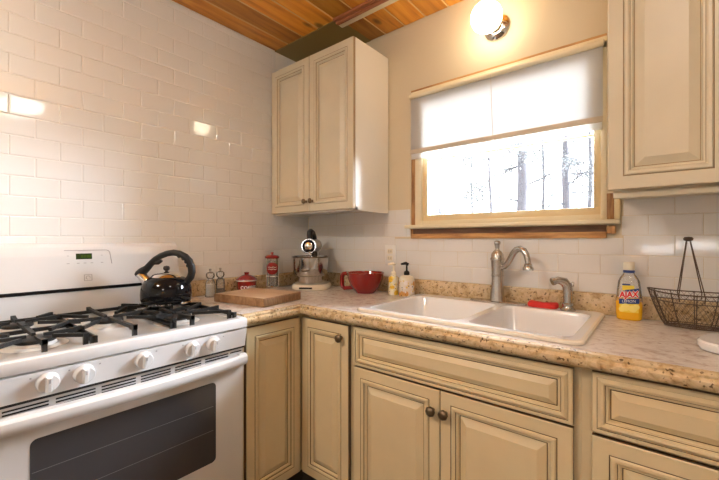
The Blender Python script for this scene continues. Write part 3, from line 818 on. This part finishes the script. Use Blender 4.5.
# ------------------------------------------------------------------ things on the left run
def shaker(loc, fill, hfill, label):
    t = thing('shaker', label, 'shaker', loc)
    b = MB(); b.lathe([(.024, 0), (.025, .003), (.0235, .03), (.0235, .070), (.021, .084), (.013, .092), (.012, .098)], (0, 0, 0), 20); b.build('glass_jar', 'jar', t)
    b = MB(); b.lathe([(.0215, .004), (.0215, hfill), (0, hfill+.002)], (0, 0, 0), 16); b.build('contents', fill, t)
    b = MB(); b.lathe([(.014, .096), (.019, .100), (.0225, .110), (.021, .122), (.012, .130), (.004, .132), (.0045, .137), (.007, .140), (.0055, .146), (0, .147)], (0, 0, 0), 20); b.build('glass_stopper', 'jar', t)
    b = MB(); b.lathe([(.004, .136), (.0075, .140), (.006, .1475), (0, .1485)], (0, 0, 0), 12); b.build('top_bead', 'drain', t)
    return t
shaker((.088, -.778, ZT+.0006), 'salt', .066, 'clear glass shaker of white salt beside the stove')
shaker((.072, -.712, ZT+.0006), 'pepper', .034, 'clear glass shaker with dark pepper at its bottom, beside the salt')

t = thing('lidded_pot', 'small red lidded crock with white lettering behind the cutting board', 'pot', (.085, -.556, ZT+.0006))
b = MB(); b.lathe([(.046, 0), (.049, .004), (.053, .03), (.054, .062), (.055, .066)], (0, 0, 0), 32); b.build('pot', 'red', t)
b = MB(); b.lathe([(.058, .066), (.0595, .069), (.058, .0715)], (0, 0, 0), 32); b.build('rim_band', 'lab_white', t)
b = MB(); b.lathe([(.060, .0717), (.058, .077), (.040, .090), (.022, .099), (.013, .101), (.0115, .104), (.0145, .110), (.013, .115), (0, .117)], (0, 0, 0), 32); b.build('lid', 'red', t)
b = MB(); va = -.62+.25
def on_pot(x, y):
    a = va+x/.0545; return (.0553*math.cos(a), .0553*math.sin(a), .030+y)
put_text(b, 'COFFEE', .026, on_pot, bold=.0008, spacing=1.05); b.build('lettering', 'lab_white', t)

# chrome and red straw dispenser
t = thing('straw_dispenser', 'tall glass and chrome straw dispenser with red lid and red emblem, beside mixer', 'dispenser', (.072, -.367, ZT+.0006))
b = MB(); b.lathe([(.038, 0), (.040, .004), (.040, .014), (.036, .018)], (0, 0, 0), 28); b.build('base', 'chrome', t)
b = MB(); b.lathe([(.036, .018), (.036, .186)], (0, 0, 0), 28); b.build('glass_tube', 'jar', t)
b = MB()
for k in range(9):
    a = 2*PI*k/9; b.tube([(.017*math.cos(a), .017*math.sin(a), .018), (.019*math.cos(a+.2), .019*math.sin(a+.2), .17)], .0042, 8)
b.build('straws', 'steel', t)['kind'] = 'stuff'
b = MB(); b.lathe([(.0375, .075), (.0378, .078), (.0378, .080), (.0372, .082)], (0, 0, 0), 28)
for a in (-.35-1.35, -.35+1.35, PI-.35):
    b.tube([(.037*math.cos(a), .037*math.sin(a), .014), (.037*math.cos(a), .037*math.sin(a), .188)], .0045, 8)
b.build('chrome_frame', 'chrome', t)
b = MB(); b.lathe([(.041, .186), (.044, .189), (.044, .197), (.036, .204), (.014, .208), (.006, .210), (.006, .214), (.010, .218), (.008, .224), (0, .226)], (0, 0, 0), 28); b.build('lid', 'red', t)
b = MB(); va = -.62
rows = []
for j in range(9):
    z = .126+.036*math.sin(-PI/2+PI*j/8); w = .95*math.cos(-PI/2+PI*j/8)+.06
    rows.append([(.0392*math.cos(va+w*s), .0392*math.sin(va+w*s), z) for s in [-1+k/4 for k in range(9)]])
b.sheet(rows); em = b.build('emblem', 'red', t)
b = MB()
for off in (0, .012):
    b.tube([(.0398*math.cos(va+s), .0398*math.sin(va+s), .121+off+.0028*math.sin(s*11)) for s in [-.65+k*.065 for k in range(21)]], .0013, 5)
b.build('script', 'lab_white', em)

# cutting board
cb = thing('cutting_board', 'thick butcher-block cutting board on the worktop beside the stove', 'cutting board', (.385, -.690, ZT+.0006), math.radians(10))
b = MB(); b.m(1).box((-.164, -.130, 0), (.164, .130, .039), .004, 2)
for f in b.bm.faces:
    f.normal_update()
    if f.calc_center_median().z > .0385: f.material_index = 0
b.build('board', ['butcher', 'butcher_side'], cb)

# stand mixer, seen nose-on
mx = thing('stand_mixer', 'cream and chrome stand mixer with a steel bowl in the corner', 'mixer', (.250, -.205, ZT+.0006), YAW-math.radians(4))
b = MB()
def ov(sx, sy, z, cy=0.): return [(sx*math.copysign(abs(math.cos(a))**.75, math.cos(a)), cy+sy*math.copysign(abs(math.sin(a))**.75, math.sin(a)), z) for a in [2*PI*k/36 for k in range(36)]]
rows = [ov(.112, .140, .0, .02), ov(.118, .146, .004, .02), ov(.118, .146, .020, .02), ov(.108, .136, .034, .02), ov(.06, .08, .040, .02)]
b.sheet(rows, closed_u=True); b.f([b.v(p) for p in rows[-1]]); b.f([b.v(p) for p in rows[0]][::-1]); ba = b.build('base', 'cream_enamel', mx)
b = MB(); b.box((-.048, -.129, .011), (.030, -.1255, .021), .002); b.build('nameplate', 'black_plastic', ba)
b = MB(); b.tube([(0, .105, .03), (0, .108, .12), (0, .100, .20), (0, .085, .235)], [.042, .036, .034, .036], 20); b.build('column', 'nickel', mx)
b = MB(); b.lathe([(.040, -.085), (.041, -.05), (.046, .02), (.045, .10), (.030, .135), (0, .142)], (0, .02, .262), 28, (0, 1, 0)); b.build('motor_head', 'nickel', mx)
b = MB(); b.lathe([(.043, 0), (.047, .004), (.047, .018), (.043, .022)], (0, -.084, .262), 32, (0, 1, 0)); b.build('chrome_ring', 'chrome', mx)
b = MB(); b.lathe([(.040, -.004), (.036, -.008), (.030, -.006), (.0, -.006)][::-1], (0, -.080, .262), 32, (0, 1, 0)); b.build('black_dial', 'black_gloss', mx)
b = MB(); b.lathe([(0, -.017), (.010, -.016), (.024, -.010), (.028, -.004)], (0, -.080, .262), 24, (0, 1, 0)); b.build('dial_cap', 'chrome', mx)
b = MB(); b.tube([(0, -.050, .300), (0, -.056, .325), (0, -.050, .346), (0, -.020, .352), (0, .040, .346), (0, .085, .320), (0, .10, .295)], [.017, .017, .017, .0165, .0155, .0155, .016], 14); b.build('handle', 'black_plastic', mx)
b = MB(); b.tube([(0, -.035, .222), (0, -.035, .08)], .008, 10); b.lathe([(.020, .075), (.030, .09), (.034, .13), (.026, .17), (.010, .20)], (0, -.035, 0), 8); b.build('beater', 'chrome', mx)
b = MB(); b.lathe([(.074, .041), (.076, .046), (.080, .076), (.083, .082), (.098, .088), (.104, .098), (.107, .130), (.1085, .192), (.111, .1945), (.1125, .198, 1), (.108, .201, 1), (.106, .190), (.103, .112), (.088, .092), (.055, .082), (0, .080)], (0, -.030, 0), 40); b.build('bowl', ['steel', 'bronze'], mx)

# red batter bowl
rb = thing('mixing_bowl', 'glossy red handled mixing bowl against the backsplash left of the soaps', 'bowl', (.625, -.140, ZT+.0006))
b = MB(); b.lathe([(.052, 0), (.055, .004), (.066, .016), (.086, .045), (.100, .080), (.105, .108), (.1075, .112), (.107, .116), (.1035, .116), (.100, .106), (.094, .078), (.078, .044), (.055, .016), (0, .010)], (0, 0, 0), 44)
b.build('bowl', 'red', rb)
hx = Vector((-.96, -.28, 0))
b = MB(); b.tube([tuple(hx*q+Vector((0, 0, z))) for q, z in ((.098, .104), (.122, .1045), (.140, .101), (.147, .088), (.147, .050), (.144, .028), (.130, .0185), (.078, .026))], .0125, 12, flat=1.25)
b.build('handle', 'red', rb)

# soap dispensers
sd = thing('soap_dispenser', 'slim yellow printed bottle with white pump, next to the red bowl', 'soap dispenser', (.788, -.098, ZT+.0006), .2)
sd.scale = (1.04, 1.04, 1.07)
b = MB(); b.lathe([(.025, 0), (.0265, .004), (.0265, .082), (.024, .090), (.013, .098), (.012, .102)], (0, 0, 0), 28); b.build('bottle', 'floral_yellow', sd)
b = MB(); b.lathe([(.014, .100), (.0145, .112), (.010, .117), (.0045, .120), (.0045, .150)], (0, 0, 0), 18)
b.tube([(.008, 0, .153), (-.006, 0, .158), (-.024, -.014, .154)], [.0075, .0085, .005], 10); b.build('pump', 'ivory', sd)
sd = thing('soap_dispenser', 'wide floral printed bottle with black pump, left of the sink', 'soap dispenser', (.870, -.092, ZT+.0006), .35)
b = MB(); b.lathe([(.040, 0), (.042, .004), (.042, .083), (.0415, .086)], (0, 0, 0), 32); b.build('bottle', 'floral_cream', sd)
b = MB(); b.lathe([(.0415, .086), (.040, .094), (.033, .104), (.016, .110), (.014, .113)], (0, 0, 0), 28); b.build('shoulder', 'ivory', sd)
b = MB(); b.lathe([(.015, .111), (.0155, .126), (.011, .132), (.005, .135), (.0045, .165)], (0, 0, 0), 18)
b.tube([(.010, 0, .168), (-.006, 0, .174), (-.028, -.014, .170)], [.0075, .009, .005], 10); b.build('pump', 'black_plastic', sd)

# wall outlet
ol = thing('wall_outlet', 'white duplex wall outlet in the tile above the soap dispensers', 'outlet', (.706, -.0045, 1.128))
b = MB(); b.box((-.037, -.006, -.057), (.037, .0, .057), .003, 2); b.build('plate', 'white', ol)
for z in (.020, -.020):
    b = MB(); b.box((-.017, -.0085, z-.014), (.017, -.005, z+.014), .004, 2); q = b.build('receptacle', 'ivory', ol)
    b = MB(); b.box((-.008, -.0089, z-.004), (-.006, -.0080, z+.006)).box((.006, -.0089, z-.004), (.008, -.0080, z+.006)); b.build('slots', 'black_plastic', q)

# ------------------------------------------------------------------ dish soap bottle
ds = thing('dish_soap_bottle', 'clear bottle of amber dish soap with yellow label right of the sink', 'bottle', (1.832, -.066, ZT+.0006), math.radians(3))
W, D = .040, .024
def sq(z, s, sd_=None):
    d_ = sd_ if sd_ is not None else D*s/W
    return [(s*math.copysign(abs(math.cos(a))**.8, math.cos(a)), d_*math.copysign(abs(math.sin(a))**.8, math.sin(a)), z) for a in [2*PI*k/36 for k in range(36)]]
shape = [(0, .034), (.004, .039), (.03, .041), (.07, .041), (.100, .038), (.125, .036), (.145, .033), (.160, .026), (.170, .019), (.178, .0165), (.192, .016)]
b = MB(); rows = [sq(z, s, min(.027, s*.72) if z > .15 else .026) for z, s in shape if z > .06]
b.sheet(rows, closed_u=True); b.f([b.v(p) for p in rows[-1]]); b.build('bottle', 'soap_glass', ds)
b = MB(); rows = [sq(z, s, d_) for z, s, d_ in ((.0, .034, .022), (.004, .039, .025), (.03, .0411, .0261), (.07, .0411, .0261), (.0715, .0405, .0255), (.085, .0380, .024))]
b.sheet(rows, closed_u=True); b.f([b.v(p) for p in rows[-1]]); b.f([b.v(p) for p in rows[0]][::-1]); b.build('soap', 'soap_liquid', ds)
b = MB(); b.lathe([(.0165, .186), (.018, .190), (.018, .212), (.0165, .216), (0, .217)], (0, 0, 0), 24); b.build('cap', 'ivory', ds)
b = MB(); b.lathe([(.0172, .176), (.0185, .179), (.0185, .184), (.0165, .186)], (0, 0, 0), 24); b.build('collar', 'lab_blue', ds)
def on_b(n):
    def fn(x, z):
        s = max(-.98, min(.98, x/.041)); e = 1/.8
        c = abs(s)**(1/.8); y = -.026*(max(0., 1-c*c))**.4
        return (x, y-n, z)
    return fn
def patch(mb, x0, x1, z0, z1, n, mi, slant=0., k=10):
    fn = on_b(n); mb.m(mi)
    mb.sheet([[fn(x0+(x1-x0)*i/k, z+slant*((i/k)-.5)) for i in range(k+1)] for z in (z0, z1)])
b = MB()
patch(b, -.029, .029, .030, .064, .0008, 0)
lb = b.build('label', 'lab_yellow', ds)
b = MB(); patch(b, -.020, .016, .112, .130, .0008, 0); b.build('neck_tab', 'lab_yellow', lb)
b = MB(); patch(b, -.030, .031, .062, .081, .0010, 0, .005); patch(b, -.012, .030, .104, .117, .0009, 0, .008); patch(b, -.020, .004, .130, .136, .0010, 0); b.build('blue_band', 'lab_blue', lb)
b = MB(); fn = on_b(.0016)
put_text(b, 'AJAX', .033, lambda x, y: fn(x, .096+y+x*.10), bold=.0034, sx=.74, sy=.95); b.build('white_outline', 'lab_white', lb)
b = MB(); fn = on_b(.0024)
put_text(b, 'AJAX', .033, lambda x, y: fn(x, .096+y+x*.10), bold=.0012, sx=.74, sy=.95); b.build('brand_lettering', 'lab_red', lb)
b = MB(); fn = on_b(.0016)
for (cx, cz, r) in ((-.010, .049, .014), (.012, .045, .013), (-.022, .040, .009), (.022, .052, .010)):
    b.f([b.v(fn(cx+r*math.cos(a), cz+r*math.sin(a))) for a in [2*PI*k/14 for k in range(14)]])
b.build('lemons', 'lemon', lb)
b = MB(); fn = on_b(.0020); put_text(b, 'LEMON', .013, lambda x, y: fn(x, .0715+y+x*.08), sx=.95); b.build('scent_lettering', 'lab_white', lb)

# ------------------------------------------------------------------ wire basket
wb = thing('wire_basket', 'rusty wire basket with tall wire handles, right end of the worktop', 'basket', (2.015, -.108, ZT+.0006))
def bpt(a, t):
    """a round, t 0 bottom..1 rim: oval flared basket"""
    rx = .080+.047*t**.8; ry = .036+.034*t**.8
    z = .006+.112*t+(.010*t*(abs(math.cos(a))**3))
    return Vector((rx*math.cos(a), ry*math.sin(a), z))
b = MB()
for t, r in ((0, .0022), (.06, .0014), (.74, .0017), (1, .0024)): b.tube([bpt(2*PI*k/48, t) for k in range(48)], r, 6, closed=True)
for k in range(12):
    a = 2*PI*k/12-PI/2; b.tube([bpt(a, j/8) for j in range(9)], .0016, 6)
for x in (-.05, 0, .05): b.tube([(x, -.034*math.sqrt(max(.05, 1-(x/.08)**2)), .006), (x, .034*math.sqrt(max(.05, 1-(x/.08)**2)), .006)], .0018, 6)
b.tube([(-.08, 0, .006), (.08, 0, .006)], .0018, 6); b.build('frame', 'wire', wb)
b = MB(); nn = 44
for k in range(nn):
    a = 2*PI*k/nn
    for s in (-1, 1):
        b.tube([bpt(a+s*j/7*PI*2*5/nn, j/7) for j in range(8)], .0005, 4, cap=False)
for k in range(-7, 8):
    x0 = k*.011
    for s in (-1, 1):
        P = [(x0+s*q, q, .0065) for q in (-.034, 0, .034)]
        P = [p for p in P if (p[0]/.08)**2+(p[1]/.036)**2 < 1.1]
        if len(P) > 1: b.tube(P, .0005, 4, cap=False)
b.build('mesh', 'wire', wb)
b = MB()
for (a, dx) in ((-PI/2-.36, -.004), (-PI/2+.16, .004), (PI/2+.36, -.004), (PI/2-.16, .004)):
    p = bpt(a, .96); p1 = bpt(a, .78)
    b.tube([p1, p, p.lerp(Vector((-.018+dx, p.y*.12, .300)), .5)+Vector((0, 0, 0)), (-.018+dx, p.y*.12, .300)], .0019, 6)
b.build('handle', 'wire', wb)
b = MB(); b.lathe([(.004, .294), (.012, .298), (.0135, .304), (.010, .309), (0, .310)], (-.018, 0, 0), 16); b.build('knob', 'wire', wb)

# white dish at the right edge
wd = thing('dish', 'white rounded flat dish with pink print, cut by the right frame edge', 'dish', (2.104, -.375, ZT+.0006), math.radians(-20))
def so(sx, sy, z): return [(sx*math.copysign(abs(math.cos(a))**.7, math.cos(a)), sy*math.copysign(abs(math.sin(a))**.7, math.sin(a)), z) for a in [2*PI*k/40 for k in range(40)]]
b = MB(); rows = [so(.080, .088, 0), so(.089, .098, .004), so(.094, .104, .014), so(.094, .104, .024), so(.089, .099, .028), so(.07, .08, .0275)]
b.sheet(rows, closed_u=True); b.f([b.v(p) for p in rows[-1]]); b.f([b.v(p) for p in rows[0]][::-1]); b.build('plate', 'sink', wd)
b = MB(); b.f([b.v((.012+.045*math.cos(a), .02+.030*math.sin(a)+.01*math.sin(3*a), .0279)) for a in [2*PI*k/24 for k in range(24)]]); b.build('print', 'pink', wd)

# ------------------------------------------------------------------ lamps
GC = (1.308, -.112, 2.232)
lg = thing('wall_lamp', 'lit white globe lamp on a chrome base above the window', 'lamp', (1.320, 0, 2.228))
og = (1.320, 0, 2.228)
b = MB(og); b.lathe([(.060, .0005), (.060, .010), (.050, .020), (.030, .028), (.0, .030)], (1.318, 0, 2.229), 32, (0, -1, 0)); b.build('base', 'chrome', lg)
b = MB(og); b.lathe([(.036, .020), (.036, .045), (.042, .048), (.042, .056), (.036, .058)], (1.316, 0, 2.230), 28, (-.03, -1, .02)); b.build('collar', 'chrome', lg)
b = MB(og); b.ball(GC, .069, 28, sz=1.0); b.build('globe', 'globe', lg)

def ceiling_lamp(x, y, label, mat, r=.14, drop=.10):
    t = thing('ceiling_lamp', label, 'lamp', (x, y, CEIL))
    b = MB(); b.lathe([(.012, -drop-.02), (.012, -.022), (.055, -.016), (.055, 0)], (0, 0, 0), 24); b.build('base', 'chrome', t)
    d = -drop
    b = MB(); b.lathe([(0, d-.11), (r*.45, d-.104), (r*.8, d-.082), (r, d-.045), (r*.97, d-.022), (r*.6, d-.012), (.012, d-.010)], (0, 0, 0), 32); b.build('diffuser', mat, t)
ceiling_lamp(2.06, -1.22, 'round ceiling lamp hanging over the middle of the kitchen floor', 'lamp')
ceiling_lamp(.75, -2.45, 'round ceiling lamp over the stove side of the kitchen', 'lamp2', .16)
ceiling_lamp(2.75, -3.1, 'added round fill lamp on the ceiling at the far end of the room, behind the camera', 'lamp3', .16)  # unseen fixture, added as frontal fill light

# rear window, shade nearly down
wf = MB(); 
wf.box((WX0, ROOM_Y-.10, WZ0), (WX0+.04, ROOM_Y, WZ1)).box((WX1-.04, ROOM_Y-.10, WZ0), (WX1, ROOM_Y, WZ1)).box((WX0, ROOM_Y-.10, WZ1-.04), (WX1, ROOM_Y, WZ1)).box((WX0, ROOM_Y-.10, WZ0), (WX1, ROOM_Y+.02, WZ0+.025))
w2 = struct(wf.build('window_2', 'frame_white'))
b = MB(); b.box((WX0+.04, ROOM_Y-.06, WZ0+.02), (WX1-.04, ROOM_Y-.055, WZ1-.04)); b.build('pane', 'glass', w2)
o3 = ((WX0+WX1)/2, ROOM_Y-.03, 1.30)
rs = thing('roller_shade', 'white roller shade drawn nearly down over the window behind the camera', 'window shade', o3)
b = MB(o3); b.box((WX0+.045, ROOM_Y-.032, 1.18), (WX1-.045, ROOM_Y-.030, WZ1-.06)); b.build('fabric', 'shade', rs)
b = MB(o3); b.tube([(WX0+.045, ROOM_Y-.031, WZ1-.055), (WX1-.045, ROOM_Y-.031, WZ1-.055)], .014, 12); b.build('roller', 'frame_white', rs)

# ------------------------------------------------------------------ outside
mb = MB(); G0 = -.6
rows = []
for j in range(14):
    y = .5+j*2.0
    rows.append([(-26+i*4, y, G0+.05*j*j*.06+.25*math.sin(i*1.3+j*.7)*min(1, j/3)) for i in range(14)])
mb.sheet(rows); struct(mb.build('ground', 'snow'))
def tree(x, y, r, h, label, seed, nb=14, b0=2.0, fol=True, lean=0., spread=1.):
    rnd = random.Random(seed)
    t = thing('tree', label, 'tree', (x, y, G0-.1), 0., 'pines outside the window')
    b = MB(); n = 9
    b.tube([(lean*h*i/n+.04*math.sin(i*1.7+seed), .03*math.cos(i*2.1+seed), h*i/n) for i in range(n+1)], [r*(1-.75*i/n) for i in range(n+1)], 12); b.build('trunk', 'bark', t)
    bb = MB(); ff = MB(); ff.smooth = False
    def limb(p, d, L, rr, depth):
        pts = [p]; q = p.copy(); dd = d.copy(); k = 5
        for i in range(k):
            dd = (dd+Vector((rnd.uniform(-.35, .35), rnd.uniform(-.35, .35), rnd.uniform(-.28, .22)))).normalized(); q = q+dd*L/k; pts.append(q.copy())
            if depth < 2 and rnd.random() < .85:
                sd = (dd+Vector((rnd.uniform(-1, 1), rnd.uniform(-1, 1), rnd.uniform(-.6, .6)))).normalized()
                limb(q.copy(), sd, L*rnd.uniform(.3, .55), rr*.5, depth+1)
            if fol and depth > 0:
                for _ in range(6):
                    c = q+Vector((rnd.gauss(0, .15), rnd.gauss(0, .15), rnd.gauss(0, .13))); s = rnd.uniform(.012, .028)
                    e1 = Vector((rnd.uniform(-1, 1), rnd.uniform(-1, 1), rnd.uniform(-1, 1))).normalized(); e2 = e1.orthogonal().normalized()
                    ff.f([ff.v(c+e1*s*1.6), ff.v(c+e2*s*.5), ff.v(c-e1*s*1.6), ff.v(c-e2*s*.5)])
        bb.tube(pts, [rr*(1-.7*i/k) for i in range(k+1)], 5, cap=False)
    for i in range(nb):
        z = b0+(min(h-1, b0+4.0)-b0)*i/nb+rnd.uniform(-.1, .1); a = rnd.uniform(0, 2*PI)
        limb(Vector((lean*z, 0, z)), Vector((math.cos(a), math.sin(a), rnd.uniform(-.25, .35))).normalized(), rnd.uniform(.9, 1.7)*spread, r*.12+.008, 0)
    bb.build('branches', 'bark', t)['kind'] = 'stuff'
    if fol: ff.build('needles', 'needles', t)['kind'] = 'stuff'
    else: ff.bm.free()
tree(-1.07, 9.0, .19, 11., 'thickest grey trunk seen through the middle of the window', 3, 8, 2.4, spread=.8)
tree(-.69, 13.0, .16, 12., 'medium grey pine trunk near the right side of the window', 5, 14, 2.6, spread=.8)
tree(-.876, 6.0, .042, 6., 'thin grey trunk left of the thickest one outside the window', 8, 6, 2.2, spread=.5)
tree(-3.75, 9.2, .035, 4.0, 'slender sapling at the left of the window view', 11, 5, 2.2, lean=.02, spread=.6)
tree(-.54, 17.5, .11, 12., 'slender pine at the far right of the window view', 14, 14, 3.2)
tree(-5.2, 15.5, .07, 9., 'distant thin pine between the sapling and the thin grey trunk outside the window', 21, 7, 3.0, spread=.8)
tree(-3.26, 21.0, .11, 13., 'distant pine between the two largest trunks', 33, 12, 3.8)

# ------------------------------------------------------------------ light
w = bpy.data.worlds.new('sky'); S.world = w; w.use_nodes = True
bg = w.node_tree.nodes['Background']; bg.inputs[0].default_value = (.93, .96, 1.0, 1); bg.inputs[1].default_value = 5.0
sun = bpy.data.lights.new('daylight', 'SUN'); sun.energy = 58.0; sun.angle = math.radians(75); sun.color = (.80, .89, 1.0)
so_ = bpy.data.objects.new('daylight', sun); COL.objects.link(so_)
so_.rotation_euler = Vector((-.66, -.76, -.56)).to_track_quat('-Z', 'Y').to_euler(); so_.location = (4, 6, 5)

# ------------------------------------------------------------------ camera
cam = bpy.data.cameras.new('camera'); co = bpy.data.objects.new('camera', cam); COL.objects.link(co)
cam.sensor_width = 36.; cam.sensor_fit = 'HORIZONTAL'; cam.lens = 368.1/719*36
cam.clip_start = .02
co.location = (1.926, -1.780, 1.2135); co.rotation_euler = (PI/2, 0, YAW)
S.camera = co
S.view_settings.view_transform = 'Standard'; S.view_settings.look = 'None'; S.view_settings.gamma = 1.; S.view_settings.exposure = 1.08
S.view_settings.use_curve_mapping = False
S.cycles.max_bounces = 10; S.cycles.transparent_max_bounces = 16; S.cycles.caustics_reflective = False; S.cycles.caustics_refractive = False
S.cycles.sample_clamp_indirect = 6.
